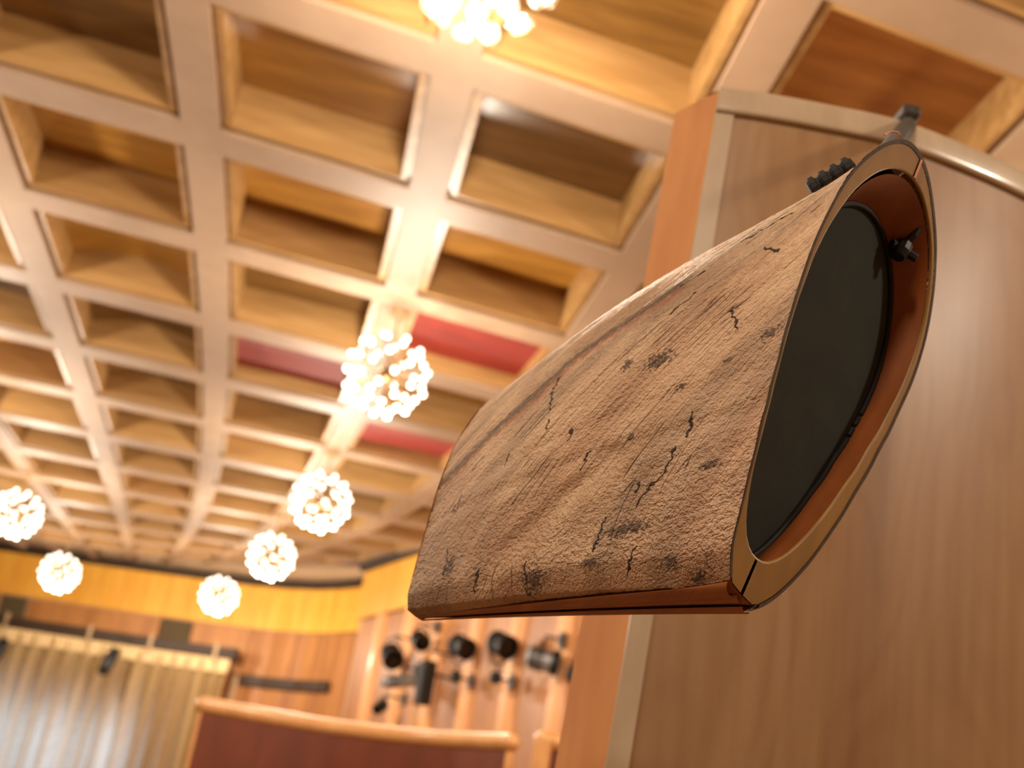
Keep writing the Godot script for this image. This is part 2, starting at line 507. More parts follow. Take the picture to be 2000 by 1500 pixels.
func build_far_wall() -> void:
	far_len = [0.0]
	for k in far_line.size() - 1:
		far_len.append(far_len[k] + (far_line[k + 1] - far_line[k]).length())
	var total: float = far_len[-1]
	var o := structure("wall_back", "far wall of golden boards above orange wood panels", "wall")
	var win0 := far_s(-7.6)
	var win1 := far_s(-2.55)
	# masonry behind the boards, with the window opening
	for k in far_line.size() - 1:
		var s0: float = far_len[k]
		var s1: float = far_len[k + 1]
		var cuts := [s0, s1]
		for w in [win0, win1]:
			if w > s0 and w < s1:
				cuts.append(w)
		cuts.sort()
		for j in cuts.size() - 1:
			var m0: float = cuts[j]
			var m1: float = cuts[j + 1]
			var inside: bool = (m0 + m1) * 0.5 > win0 and (m0 + m1) * 0.5 < win1
			if inside:
				board_on(o, "wall_backing", m0 - 0.03, m1 + 0.03, -0.02, 0.9, -0.16, 0.24, M.wall)
				board_on(o, "wall_backing", m0 - 0.03, m1 + 0.03, 2.62, 5.7, -0.16, 0.24, M.wall)
			else:
				board_on(o, "wall_backing", m0 - 0.03, m1 + 0.03, -0.02, 5.7, -0.16, 0.24, M.wall)
	# golden upright boards under the ceiling
	var s := 0.3
	while s < total - 0.2:
		var w := 0.36 if s < far_s(-1.3) else 0.22
		board_on(o, "upper_board", s, s + w - 0.008, 4.19, 4.83, 0.05, 0.05, M.band)
		s += w
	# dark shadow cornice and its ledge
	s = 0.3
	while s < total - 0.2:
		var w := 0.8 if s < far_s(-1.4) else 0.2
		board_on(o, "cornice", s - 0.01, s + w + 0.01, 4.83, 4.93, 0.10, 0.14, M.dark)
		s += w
	# orange panels between the golden boards and the curtain track, vents in between
	var cut := [far_s(-8.6), far_s(-7.6), far_s(-7.15), far_s(-5.15), far_s(-4.72), far_s(-2.62), far_s(-2.12), far_s(-1.25)]
	for k in cut.size() - 1:
		if k % 2 == 1:
			var v := board_on(o, "vent", cut[k] + 0.02, cut[k + 1] - 0.02, 3.84, 4.17, 0.03, 0.03, M.vent)
			v.set_meta("label", "dull brown ventilation grille")
			for j in 9:
				var st := st_new()
				cbox(st, Vector3(0, -0.14 + j * 0.035, 0.02), Vector3(cut[k + 1] - cut[k] - 0.06, 0.012, 0.012), 0.002)
				put("vent_slat", st.commit(), M.vent, v)
		else:
			board_on(o, "wall_panel", cut[k] + 0.01, cut[k + 1] - 0.01, 3.5, 4.17, 0.035, 0.04, M.orange)
	# upright planks right of the curtain
	s = far_s(-1.25)
	var i := 0
	while s < total - 0.15:
		board_on(o, "plank", s + 0.004, s + 0.216, 0.05, 4.17, 0.035, 0.04 + 0.008 * (i % 2), M.orange2 if i % 2 == 0 else M.orange)
		s += 0.22
		i += 1
	# lower planks below the panels, left and right of the window
	s = far_s(-8.6)
	while s < win0 - 0.3:
		board_on(o, "plank", s, s + 0.29, 0.05, 3.49, 0.035, 0.04, M.orange)
		s += 0.3
	s = win1 + 0.05
	while s < far_s(-1.25) - 0.2:
		board_on(o, "plank", s, s + 0.19, 0.05, 3.49, 0.035, 0.04, M.orange)
		s += 0.2
	# dark rail right of the curtain
	var rail := thing("handrail", "dark horizontal rail on orange planks beside the curtain", "rail")
	s = far_s(-1.2)
	while s < far_s(0.05):
		var a := far_at(s + 0.1, 0.11)
		var m := put("rail_segment", box_mesh(Vector3(0.215, 0.15, 0.06), 0.01), M.track, rail, a[0] + Vector3(0, 3.42, 0))
		m.basis = Basis(a[1], Vector3.UP, a[2])
		s += 0.2
	# window behind the curtain
	var win := structure("window_1", "daylit window behind the pleated curtain", "window")
	for e in [[win0 - 0.02, win0 + 0.06, 0.9, 2.62], [win1 - 0.06, win1 + 0.02, 0.9, 2.62], [win0, far_s(-5.4), 0.88, 0.95], [far_s(-5.4), far_s(-4.0), 0.88, 0.95], [far_s(-4.0), win1, 0.88, 0.95], [win0, far_s(-5.4), 2.56, 2.63], [far_s(-5.4), far_s(-4.0), 2.56, 2.63], [far_s(-4.0), win1, 2.56, 2.63], [far_s(-6.5) - 0.03, far_s(-6.5) + 0.03, 0.9, 2.6], [far_s(-5.4) - 0.03, far_s(-5.4) + 0.03, 0.9, 2.6], [far_s(-4.0) - 0.03, far_s(-4.0) + 0.03, 0.9, 2.6]]:
		board_on(win, "window_frame", e[0], e[1], e[2], e[3], -0.14, 0.08, M.rib)
	for e in [[-7.55, -6.5], [-6.5, -5.4], [-5.4, -4.0], [-4.0, -2.6]]:
		board_on(win, "pane", far_s(e[0]) + 0.02, far_s(e[1]) - 0.02, 0.92, 2.6, -0.14, 0.008, M.pane, 0.001)

func build_curtain() -> void:
	var o := thing("stage_curtain", "long pleated beige curtain with bluish daylight glowing through its lower part", "curtain")
	var s0 := far_s(-8.9)
	var s1 := far_s(-1.22)
	var top := 3.60
	var nz := noise(5, 0.35, 2)
	var fn := func(u: float, v: float) -> Vector3:
		var s := lerpf(s0, s1, u)
		var gather := smoothstep(0.0, 0.12, v)
		var ph := s * TAU / 0.27 + nz.get_noise_2d(s * 2.0, 3.0) * 3.5 + nz.get_noise_2d(s * 3.0, v * 2.0) * 0.8
		var dz := (0.04 + 0.05 * gather) * sin(ph) + 0.02 * sin(ph * 2.3 + 1.0) * gather
		var a := far_at(s, 0.42 + dz)
		var p: Vector3 = a[0]
		p.y = lerpf(top, 0.03, v)
		return p
	put("fabric", grid_mesh(fn, 1000, 24, -1.0), M.curtain, o)
	var fh := func(u: float, v: float) -> Vector3:
		var s := lerpf(s0, s1, u)
		var a := far_at(s, 0.455 + 0.018 * sin(s * TAU / 0.107))
		var p: Vector3 = a[0]
		p.y = lerpf(top + 0.04, top - 0.16, v)
		return p
	put("heading", grid_mesh(fh, 700, 3, -1.0), M.tape, o)
	var t := thing("curtain_track", "dark brown curtain track fixed across the orange wall panels", "curtain track")
	var s := s0
	while s < s1 + 0.03:
		var w := minf(0.6, s1 + 0.06 - s)
		board_on(t, "track_segment", s, s + w + 0.012, 3.66, 3.81, 0.42, 0.12, M.track)
		s += 0.6
	for x in [-8.0, -6.2, -4.75, -3.45, -2.5, -1.5]:
		var a := far_at(far_s(x), 0.50)
		var st := st_new()
		cbox(st, Vector3(0, 3.72, 0), Vector3(0.05, 0.26, 0.04), 0.008)
		var b := put("bracket", st.commit(), M.cream, t, a[0])
		b.basis = Basis(a[1], Vector3.UP, a[2])
		st = st_new()
		cbox(st, Vector3(0, 3.80, -0.22), Vector3(0.04, 0.04, 0.44), 0.006)
		var h := put("bracket_arm", st.commit(), M.cream, t, a[0])
		h.basis = Basis(a[1], Vector3.UP, a[2])

var side_a := Vector3(0.27, 0, -16.1)
var side_d := Vector3(0.321, 0, 0.947)
var side_n := Vector3(-0.947, 0, 0.321)

func side_box(parent: Node, called: String, s0: float, s1: float, y0: float, y1: float, off: float, th: float, mat: Material, bev := 0.006) -> MeshInstance3D:
	var p := side_a + side_d * (s0 + s1) * 0.5 + side_n * off
	p.y = (y0 + y1) * 0.5
	var m := put(called, box_mesh(Vector3(s1 - s0, y1 - y0, th), bev), mat, parent, p)
	m.basis = Basis(side_d, Vector3.UP, -side_n)
	return m

func build_side_wall() -> void:
	var o := structure("wall_right", "side wall of upright orange planks and rounded battens under golden boards", "wall")
	side_box(o, "wall_backing", -0.05, 23.6, -0.02, 5.7, -0.14, 0.2, M.wall)
	var s := 0.2
	var bay := 0
	while s < 9.5:
		side_box(o, "plank", s, s + 0.60, 0.05, 4.16, 0.0, 0.06, M.orange if bay % 2 == 0 else M.orange2)
		# rounded batten, proud of the planks
		var st := st_new()
		var b0 := s + 0.612
		for k in 8:
			var a0 := PI * k / 8.0
			var a1 := PI * (k + 1) / 8.0
			var q0 := side_a + side_d * (b0 + 0.155 - 0.155 * cos(a0)) + side_n * (0.02 + 0.09 * sin(a0))
			var q1 := side_a + side_d * (b0 + 0.155 - 0.155 * cos(a1)) + side_n * (0.02 + 0.09 * sin(a1))
			var out := side_n * sin((a0 + a1) * 0.5) - side_d * cos((a0 + a1) * 0.5)
			quad(st, q0 + Vector3(0, 0.05, 0), q1 + Vector3(0, 0.05, 0), q1 + Vector3(0, 4.16, 0), q0 + Vector3(0, 4.16, 0), out)
			tri(st, q0 + Vector3(0, 4.16, 0), q1 + Vector3(0, 4.16, 0), side_a + side_d * (b0 + 0.155) + Vector3(0, 4.16, 0), Vector3.UP)
		put("batten", st.commit(), M.batten, o)
		s += 0.935
		bay += 1
	# golden boards above
	s = 0.0
	while s < 9.5:
		side_box(o, "upper_board", s, s + 0.352, 4.19, 4.83, 0.02, 0.06, M.band)
		s += 0.36
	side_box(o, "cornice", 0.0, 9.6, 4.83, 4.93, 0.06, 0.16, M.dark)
	# rest of the hall, out of view
	var w := structure("wall_left", "plain wood coloured side wall out of view", "wall")
	var st2 := st_new()
	cbox(st2, Vector3(-9.6, 2.84, -7.0), Vector3(0.2, 5.72, 28.0), 0.01)
	put("wall_backing", st2.commit(), M.wall, w)
	var f := structure("wall_front", "plain wood coloured wall behind the viewer", "wall")
	st2 = st_new()
	cbox(st2, Vector3(-0.6, 2.84, 6.3), Vector3(18.2, 5.72, 0.2), 0.01)
	put("wall_backing", st2.commit(), M.wall, f)
	var fl := structure("floor", "brown wooden hall floor", "floor")
	st2 = st_new()
	cbox(st2, Vector3(-0.9, -0.1, -7.2), Vector3(18.4, 0.2, 28.4), 0.01)
	put("floor_boards", st2.commit(), M.floor, fl)

# ---------------------------------------------------------------- stage lights
func stage_light(called: String, label: String, at: Vector3, aim: Vector3, rad: float, length: float, body: Material, wall_s: float, hang := 0.0, group := "") -> Node3D:
	var o := thing(called, label, "spotlight", at, group)
	var d := aim.normalized()
	var side := d.cross(Vector3.UP).normalized()
	var st := st_new()
	var L := length
	lathe(st, [Vector2(0, -L * 0.5), Vector2(rad * 0.55, -L * 0.48), Vector2(rad * 0.85, -L * 0.36), Vector2(rad * 0.95, -L * 0.2), Vector2(rad * 0.95, L * 0.34), Vector2(rad * 0.88, L * 0.36), Vector2(0, L * 0.36)], Vector3.ZERO, d, 18)
	put("housing", st.commit(), body, o)
	st = st_new()
	lathe(st, [Vector2(rad * 0.8, L * 0.33), Vector2(rad * 1.08, L * 0.33), Vector2(rad * 1.1, L * 0.5), Vector2(rad * 1.0, L * 0.5), Vector2(rad * 0.97, L * 0.37), Vector2(rad * 0.8, L * 0.37)], Vector3.ZERO, d, 18)
	put("front_ring", st.commit(), M.black, o)
	st = st_new()
	lathe(st, [Vector2(rad * 0.95, L * 0.38), Vector2(rad * 0.6, L * 0.40), Vector2(0, L * 0.42)], Vector3.ZERO, d, 18)
	put("lens", st.commit(), M.lens, o)
	st = st_new()
	for k in 4:
		lathe(st, [Vector2(rad * 0.9, -L * 0.3 + k * 0.03), Vector2(rad * 1.04, -L * 0.3 + k * 0.03), Vector2(rad * 1.04, -L * 0.3 + k * 0.03 + 0.01), Vector2(rad * 0.9, -L * 0.3 + k * 0.03 + 0.01)], Vector3.ZERO, d, 14)
	put("cooling_fins", st.commit(), M.black, o)
	# yoke
	var up := Vector3.UP if hang <= 0 else Vector3.DOWN
	st = st_new()
	var path := []
	for k in 13:
		var a := PI * k / 12.0
		path.append(side * cos(a) * rad * 1.15 + up * sin(a) * rad * 1.7)
	tube(st, path, 0.011, 6)
	put("yoke", st.commit(), M.black, o)
	var tip := up * (rad * 1.7 + maxf(hang, 0.03))
	if hang > 0:
		st = st_new()
		tube(st, [up * rad * 1.65, tip], 0.012, 6)
		put("arm", st.commit(), M.black, o)
		st = st_new()
		cbox(st, tip, Vector3(0.10, 0.11, 0.10), 0.015)
		put("clamp", st.commit(), M.rubber, o)
	# wall bracket reaching back to the planks
	var q := at + tip
	var dist := (q - side_a).dot(side_n) - 0.035
	var in_bay := fposmod((q - side_a).dot(side_d) - 0.2, 0.935)
	if in_bay > 0.45 or in_bay < 0.05:
		dist -= 0.085   # this one is screwed to a batten
	st = st_new()
	tube(st, [tip, tip - side_n * dist], 0.014, 6)
	put("wall_bracket", st.commit(), M.black, o)
	st = st_new()
	cbox(st, tip - side_n * (dist - 0.01), Vector3(0.09, 0.14, 0.03), 0.006, Basis(side_d, Vector3.UP, -side_n))
	put("wall_plate", st.commit(), M.black, o)
	return o

func build_stage_lights() -> void:
	var g := "stage lights on the plank wall"
	var down := Vector3(-0.5, -0.35, 0.75)
	stage_light("stage_light", "dark stage light above the silver profile lantern", Vector3(0.6772, 3.5221, -13.9613), Vector3(0.2, -0.5, 0.8), 0.115, 0.26, M.lamp_grey, 0, 0.0, g)
	stage_light("stage_light", "topmost small dark stage light above the black column loudspeaker", Vector3(0.9149, 3.6413, -13.259), Vector3(0.25, -0.4, 0.8), 0.09, 0.22, M.lamp_grey, 0, 0.0, g)
	stage_light("stage_light", "dark round stage light next to the black column loudspeaker, clamp below", Vector3(1.2638, 3.4954, -12.228), Vector3(0.45, -0.3, 0.8), 0.105, 0.26, M.lamp_grey, 0, 0.13, g)
	stage_light("stage_light", "dark round stage light between clamp light and grey wide light", Vector3(1.5492, 3.4506, -11.3848), Vector3(0.45, -0.3, 0.8), 0.11, 0.27, M.lamp_grey, 0, 0.13, g)
	stage_light("stage_light", "grey wide stage light in side view with black front ring", Vector3(1.8213, 3.2522, -10.5808), Vector3(0.95, -0.12, 0.3), 0.105, 0.30, M.lamp_silver, 0, 0.0, g)
	stage_light("stage_light", "dark stage light half hidden by the plywood screen edge", Vector3(2.05, 3.0778, -10.0052), Vector3(0.4, -0.3, 0.8), 0.08, 0.24, M.lamp_grey, 0, 0.0, g)
	stage_light("profile_lantern", "long silver profile lantern beside the black column loudspeaker", Vector3(0.8101, 3.2127, -13.5686), Vector3(0.85, 0.22, -0.1), 0.075, 0.46, M.lamp_silver, 0, 0.0, g)
	stage_light("stage_light", "smallest black stage light below the silver profile lantern", Vector3(0.6708, 2.9474, -13.9799), Vector3(-0.5, -0.5, 0.5), 0.06, 0.18, M.black, 0, 0.0, g)
	# black column loudspeaker
	var o := thing("column_loudspeaker", "narrow black column loudspeaker mounted among stage lights", "loudspeaker", Vector3(1.0314, 3.16, -12.9146))
	var b := Basis(side_d, Vector3.UP, -side_n)
	var st := st_new()
	cbox(st, Vector3.ZERO, Vector3(0.14, 0.46, 0.15), 0.012, b)
	put("cabinet", st.commit(), M.black, o)
	st = st_new()
	cbox(st, side_n * 0.078, Vector3(0.12, 0.43, 0.006), 0.002, b)
	put("grille", st.commit(), M.rubber, o)
	st = st_new()
	tube(st, [Vector3(0, 0.1, 0) - side_n * 0.07, Vector3(0, 0.1, 0) - side_n * 0.30], 0.016, 6)
	tube(st, [Vector3(0, 0.2, 0), Vector3(0, 0.34, 0), Vector3(0, 0.34, 0) - side_n * 0.30], 0.012, 6)
	put("wall_bracket", st.commit(), M.black, o)

func build_hanging_lights() -> void:
	for e in [[-4.52, 3.24, "away from the handrail"], [-2.83, 3.34, "nearer the handrail"]]:
		var a := far_at(far_s(e[0]), 0.95)
		var at: Vector3 = a[0]
		at.y = e[1]
		var o := thing("hanging_spotlight", "small black spotlight hanging before the beige curtain, %s" % e[2], "spotlight", at, "black spotlights hanging before the curtain")
		var d := Vector3(-0.22, -1.0, 0.35).normalized()
		var st := st_new()
		lathe(st, [Vector2(0, -0.2), Vector2(0.05, -0.19), Vector2(0.085, -0.10), Vector2(0.095, 0.02), Vector2(0.085, 0.14), Vector2(0.05, 0.2), Vector2(0, 0.2)], Vector3.ZERO, d, 16)
		put("housing", st.commit(), M.black, o)
		st = st_new()
		lathe(st, [Vector2(0.05, 0.19), Vector2(0.075, 0.14), Vector2(0.082, 0.20), Vector2(0.07, 0.215), Vector2(0.0, 0.205)], Vector3.ZERO, d, 16)
		put("lens", st.commit(), M.lens, o)
		st = st_new()
		tube(st, [Vector3(-0.1, 0.02, 0), Vector3(-0.1, 0.17, 0), Vector3(0.1, 0.17, 0), Vector3(0.1, 0.02, 0)], 0.01, 6)
		put("yoke", st.commit(), M.black, o)
		st = st_new()
		var back: Vector3 = a[2] * -0.468
		tube(st, [Vector3(0, 0.17, 0), Vector3(0, 3.72 - e[1], 0), Vector3(0, 3.72 - e[1], 0) + back], 0.008, 6)
		put("drop_arm", st.commit(), M.track, o)

# ---------------------------------------------------------------- curved screens
func curve_at(pts: Array, u: float) -> Vector3:
	var n := pts.size() - 1
	var f := clampf(u, 0, 1) * n
	var k := mini(int(f), n - 1)
	var t := f - k
	var p0: Vector3 = pts[maxi(k - 1, 0)]
	var p1: Vector3 = pts[k]
	var p2: Vector3 = pts[k + 1]
	var p3: Vector3 = pts[mini(k + 2, n)]
	return 0.5 * ((2.0 * p1) + (p2 - p0) * t + (2.0 * p0 - 5.0 * p1 + 4.0 * p2 - p3) * t * t + (3.0 * p1 - p0 - 3.0 * p2 + p3) * t * t * t)

func curved_screen(label: String, pts: Array, y1: float, rim: float, side_rim: bool) -> void:
	var o := thing("curved_screen", label, "screen", Vector3.ZERO)
	var nrm := func(u: float) -> Vector3:
		var d := curve_at(pts, u + 0.01) - curve_at(pts, u - 0.01)
		var n := Vector3(-d.z, 0, d.x).normalized()
		return n if n.z > 0 else -n
	var st := st_new()
	var N := 28
	var y0 := 0.0
	for k in N:
		var a := curve_at(pts, float(k) / N)
		var b := curve_at(pts, float(k + 1) / N)
		var na: Vector3 = nrm.call(float(k) / N)
		var nb: Vector3 = nrm.call(float(k + 1) / N)
		for s in [0.018, -0.018]:
			quad(st, a + na * s + Vector3(0, y0, 0), b + nb * s + Vector3(0, y0, 0), b + nb * s + Vector3(0, y1, 0), a + na * s + Vector3(0, y1, 0), na * s)
	for u in [0.0, 1.0]:
		var a := curve_at(pts, u)
		var na: Vector3 = nrm.call(u)
		quad(st, a + na * 0.018 + Vector3(0, y0, 0), a - na * 0.018 + Vector3(0, y0, 0), a - na * 0.018 + Vector3(0, y1, 0), a + na * 0.018 + Vector3(0, y1, 0), curve_at(pts, u) - curve_at(pts, 0.5))
	put("panel", st.commit(), M.screen, o)
	var fn := func(u: float, v: float) -> Vector3:
		var a := curve_at(pts, v)
		var n: Vector3 = nrm.call(v)
		var ang := u * TAU
		return a + n * cos(ang) * rim * 0.62 + Vector3(0, y1 - rim * 0.4 + sin(ang) * rim * 0.62, 0)
	put("top_rim", grid_mesh(fn, 14, 30, 1.0, true), M.screen_rim, o)
	for u in [0.0, 1.0]:
		var a := curve_at(pts, u)
		st = st_new()
		var r := rim * (0.62 if side_rim else 0.3)
		tube(st, [a + Vector3(0, y0, 0), a + Vector3(0, y1 - rim * 0.35, 0)], r, 12)
		put("edge_rim", st.commit(), M.screen_rim, o)
		put("rim_end", sphere_mesh(rim * 0.62, 12, 8), M.screen_rim, o, a + Vector3(0, y1 - rim * 0.4, 0))

func build_screens() -> void:
	curved_screen("wide red-brown curved screen with pale rounded top rim", [Vector3(-0.5156, 0, -5.7337), Vector3(-0.2372, 0, -5.7669), Vector3(0.0459, 0, -5.7437), Vector3(0.2979, 0, -5.6026), Vector3(0.5493, 0, -5.3463), Vector3(0.7741, 0, -4.9377)], 2.05, 0.062, false)
	curved_screen("narrow red-brown curved screen partly behind the plywood screen edge", [Vector3(0.845, 0, -4.62), Vector3(0.93, 0, -4.66), Vector3(1.06, 0, -4.64), Vector3(1.2, 0, -4.52), Vector3(1.32, 0, -4.32)], 2.05, 0.058, true)

# the big plywood screen that carries the loudspeaker
func build_plywood_screen() -> void:
	var o := thing("plywood_screen", "tall convex plywood screen with pale edge trims carrying the bark loudspeaker", "screen", Vector3(0.5042, 0, -1.8541))
	var org := Vector3(0.5042, 0, -1.8541)
	var plan := [Vector3(0.5042, 0, -1.8541), Vector3(0.5958, 0, -1.840), Vector3(0.7147, 0, -1.8305), Vector3(0.84, 0, -1.8264), Vector3(0.97, 0, -1.848), Vector3(1.16, 0, -1.90), Vector3(1.40, 0, -2.0), Vector3(1.66, 0, -2.15)]
	var H := 3.0
	var lean := 0.052   # the screen leans a little: its foot stands left of its top
	var P := func(u: float, y: float, off: float) -> Vector3:
		var a := curve_at(plan, u)
		var d := curve_at(plan, u + 0.02) - curve_at(plan, u - 0.02)
		var n := Vector3(-d.z, 0, d.x).normalized()
		if n.z < 0:
			n = -n
		return a + n * off + Vector3(lean * (y - H) + 0.62 * minf(off, 0.0) * (1.0 - u), y, 0) - org
	var face := func(u: float, v: float) -> Vector3: return P.call(0.062 + u * 0.938, v * (H - 0.05), 0.0)
	put("front_veneer", grid_mesh(face, 40, 16, 1.0), M.ply, o)
	var back := func(u: float, v: float) -> Vector3: return P.call(u, v * H, -0.10)
	put("back_veneer", grid_mesh(back, 24, 2, -1.0), M.ply_edge, o)
	# core between the faces
	var st := st_new()
	for k in 24:
		var u0 := k / 24.0
		var u1 := (k + 1) / 24.0
		quad(st, P.call(u0, H - 0.02, -0.10), P.call(u1, H - 0.02, -0.10), P.call(u1, H - 0.02, 0.0), P.call(u0, H - 0.02, 0.0), Vector3.UP)
	quad(st, P.call(1.0, 0, -0.1), P.call(1.0, 0, 0), P.call(1.0, H - 0.02, 0), P.call(1.0, H - 0.02, -0.1), Vector3.RIGHT)
	put("core", st.commit(), M.ply_edge, o)
	# rounded left end of the screen
	var end := func(u: float, v: float) -> Vector3:
		var a: Vector3 = P.call(0.0, v * (H - 0.004), 0.004)
		var b: Vector3 = P.call(0.0, v * (H - 0.004), -0.10)
		var bulge := Vector3(-0.012, 0, 0.002) * sin(u * PI * 0.5) * 1.0
		var p: Vector3 = a.lerp(b, u) + bulge
		return p
	put("end_board", grid_mesh(end, 10, 8, -1.0), M.ply_edge, o)
	# upright trim along the edge and half-round trim along the top
	st = st_new()
	for k in 1:
		var ta: Vector3 = P.call(0.0, 0, 0.006)
		var tb: Vector3 = P.call(0.065, 0, 0.006)
		var tc: Vector3 = P.call(0.065, H, 0.006)
		var td: Vector3 = P.call(0.0, H, 0.006)
		var out := Vector3(0, 0, 1)
		quad(st, ta, tb, tc, td, out)
		quad(st, tb, P.call(0.065, 0, -0.01), P.call(0.065, H, -0.01), tc, Vector3.RIGHT)
		quad(st, ta, P.call(0.0, 0, -0.01), P.call(0.0, H, -0.01), td, Vector3.LEFT)
	put("edge_trim", st.commit(), M.trim, o)
	var top := func(u: float, v: float) -> Vector3:
		var ang := lerpf(-PI * 0.5, PI * 0.5, u)
		var cs := cos(ang)
		var sn := sin(ang)
		return P.call(v, H - 0.026 + 0.028 * signf(sn) * pow(absf(sn), 0.45), 0.002 + 0.013 * pow(maxf(cs, 0.0), 0.45))
	put("top_trim", grid_mesh(top, 12, 60, 1.0), M.trim, o)
	var under := st_new()
	st = st_new()
	for k in 40:
		var u0 := k / 40.0
		var u1 := (k + 1) / 40.0
		quad(st, P.call(u0, H + 0.002, -0.10), P.call(u1, H + 0.002, -0.10), P.call(u1, H + 0.002, 0.004), P.call(u0, H + 0.002, 0.004), Vector3.UP)
		quad(under, P.call(u0, H - 0.054, -0.02), P.call(u1, H - 0.054, -0.02), P.call(u1, H - 0.054, 0.004), P.call(u0, H - 0.054, 0.004), Vector3.DOWN)
	put("top_cap", st.commit(), M.trim, o)
	put("top_trim_underside", under.commit(), M.trim, o)

# ---------------------------------------------------------------- the bark loudspeaker
const KF := Vector3(0.3832, 1.8529, -1.0932)   # foot of the front, where the two shells meet
const KB := Vector3(0.0737, 1.8449, -1.4077)   # foot of the back
const EX := Vector3(0.72272, 0.0, -0.69115)
const EY := Vector3(0.16720, 0.97030, 0.17484)
const FN := Vector3(0.67062, -0.24192, 0.70125)
var RO := [0.2745, 0.2745, 0.2745, 0.2526, 0.2181, 0.1931, 0.1734, 0.1603, 0.1479, 0.1413, 0.1346, 0.1290, 0.1266, 0.1246, 0.1231, 0.1228, 0.1237, 0.1254, 0.1281, 0.1319, 0.1371, 0.1427, 0.1493, 0.1572, 0.1666, 0.1776, 0.1889, 0.2002, 0.2123, 0.2254, 0.2379, 0.2484, 0.2535, 0.2539, 0.2501, 0.244, 0.238, 0.232, 0.2243, 0.2166, 0.2086, 0.2006, 0.1923, 0.1839, 0.1758, 0.1683, 0.1608, 0.1552, 0.1515, 0.149, 0.1466, 0.1457, 0.1471, 0.1495, 0.1519, 0.1558, 0.1624, 0.1706, 0.1799, 0.1917, 0.2062, 0.222, 0.2396, 0.2581]
var RI := [0.2279, 0.2337, 0.2328, 0.2221, 0.2035, 0.1836, 0.1652, 0.1510, 0.1405, 0.1330, 0.1268, 0.1225, 0.1197, 0.1178, 0.1164, 0.1159, 0.1162, 0.1172, 0.1192, 0.1226, 0.127, 0.1312, 0.1364, 0.1425, 0.1493, 0.1574, 0.1666, 0.1763, 0.1866, 0.1975, 0.2082, 0.2178, 0.2255, 0.2306, 0.2326, 0.231, 0.2274, 0.2224, 0.2156, 0.2076, 0.1991, 0.1903, 0.1812, 0.1719, 0.1632, 0.1555, 0.1481, 0.1416, 0.137, 0.134, 0.1314, 0.1291, 0.1286, 0.1304, 0.133, 0.1356, 0.139, 0.1448, 0.1529, 0.162, 0.1727, 0.1858, 0.2005, 0.2154]
const CEN := Vector2(0.024, 0.273)
const A0 := -1.65886

func polar(R: Array, a: float) -> float:
	var n := R.size()
	var f := fposmod(a, 1.0) * n
	var k := int(f) % n
	var t := f - floorf(f)
	var p0: float = R[(k + n - 1) % n]
	var p1: float = R[k]
	var p2: float = R[(k + 1) % n]
	var p3: float = R[(k + 2) % n]
	if R == RO and (k == 1 or k == 2 or k == 63 or k == 0):   # keep the corner at the notch and the foot
		return lerpf(p1, p2, t)
	return 0.5 * (2.0 * p1 + (p2 - p0) * t + (2.0 * p0 - 5.0 * p1 + 4.0 * p2 - p3) * t * t + (3.0 * p1 - p0 - 3.0 * p2 + p3) * t * t * t)

func plane2(R: Array, a: float, k := 1.0) -> Vector2:
	var ang := A0 - a * TAU
	return CEN + Vector2(cos(ang), sin(ang)) * polar(R, a) * k

# point of the tapering body: a goes round the outline from the foot, v from the front to the back
func body(a: float, v: float, grow := 0.0, R := RO, k := 1.0) -> Vector3:
	var q := plane2(R, a, k)
	var d := (q - CEN).normalized() * grow
	q += d
	var s := 1.0 - 0.426 * pow(maxf(v, 0.0), 0.713) + 0.051 * sin(PI * v)
	var sx := 1.0 - 0.475 * pow(maxf(v, 0.0), 2.239)
	return KF.lerp(KB, v) + EX * (q.x * sx + 0.032 * v * v) + EY * (q.y * s)

func front(R: Array, a: float, k := 1.0, back := 0.0) -> Vector3:
	var q := plane2(R, a, k)
	return KF + EX * q.x + EY * q.y - FN * back

var n_fib: FastNoiseLite
var n_iso: FastNoiseLite
var n_big: FastNoiseLite
var n_crk: FastNoiseLite
var n_msk: FastNoiseLite

var arc_a := PackedFloat32Array()   # angle on the outline at equal steps of arc length, left shell
func make_arc(a0: float, a1: float) -> void:
	var L := PackedFloat32Array([0.0])
	for k in 400:
		L.append(L[k] + body(lerpf(a0, a1, k / 400.0), 0.0).distance_to(body(lerpf(a0, a1, (k + 1) / 400.0), 0.0)))
	var j := 0
	for i in 401:
		var want := L[400] * i / 400.0
		while j < 399 and L[j + 1] < want:
			j += 1
		arc_a.append(lerpf(a0, a1, (j + (want - L[j]) / maxf(L[j + 1] - L[j], 1e-9)) / 400.0))

func on_arc(u: float) -> float:
	var f := clampf(u, 0, 1) * 400.0
	var k := mini(int(f), 399)
	return lerpf(arc_a[k], arc_a[k + 1], f - k)

func bark_coords(u: float, v: float) -> Vector2:   # (across the fibres, along them), metres
	var X := v * 0.46
	var Y := u * 0.60
	var t := smoothstep(0.04, 0.36, Y)
	return Vector2(X + 2.0 * Y * Y, Y * (1.0 - 0.5 * t) - X * t)

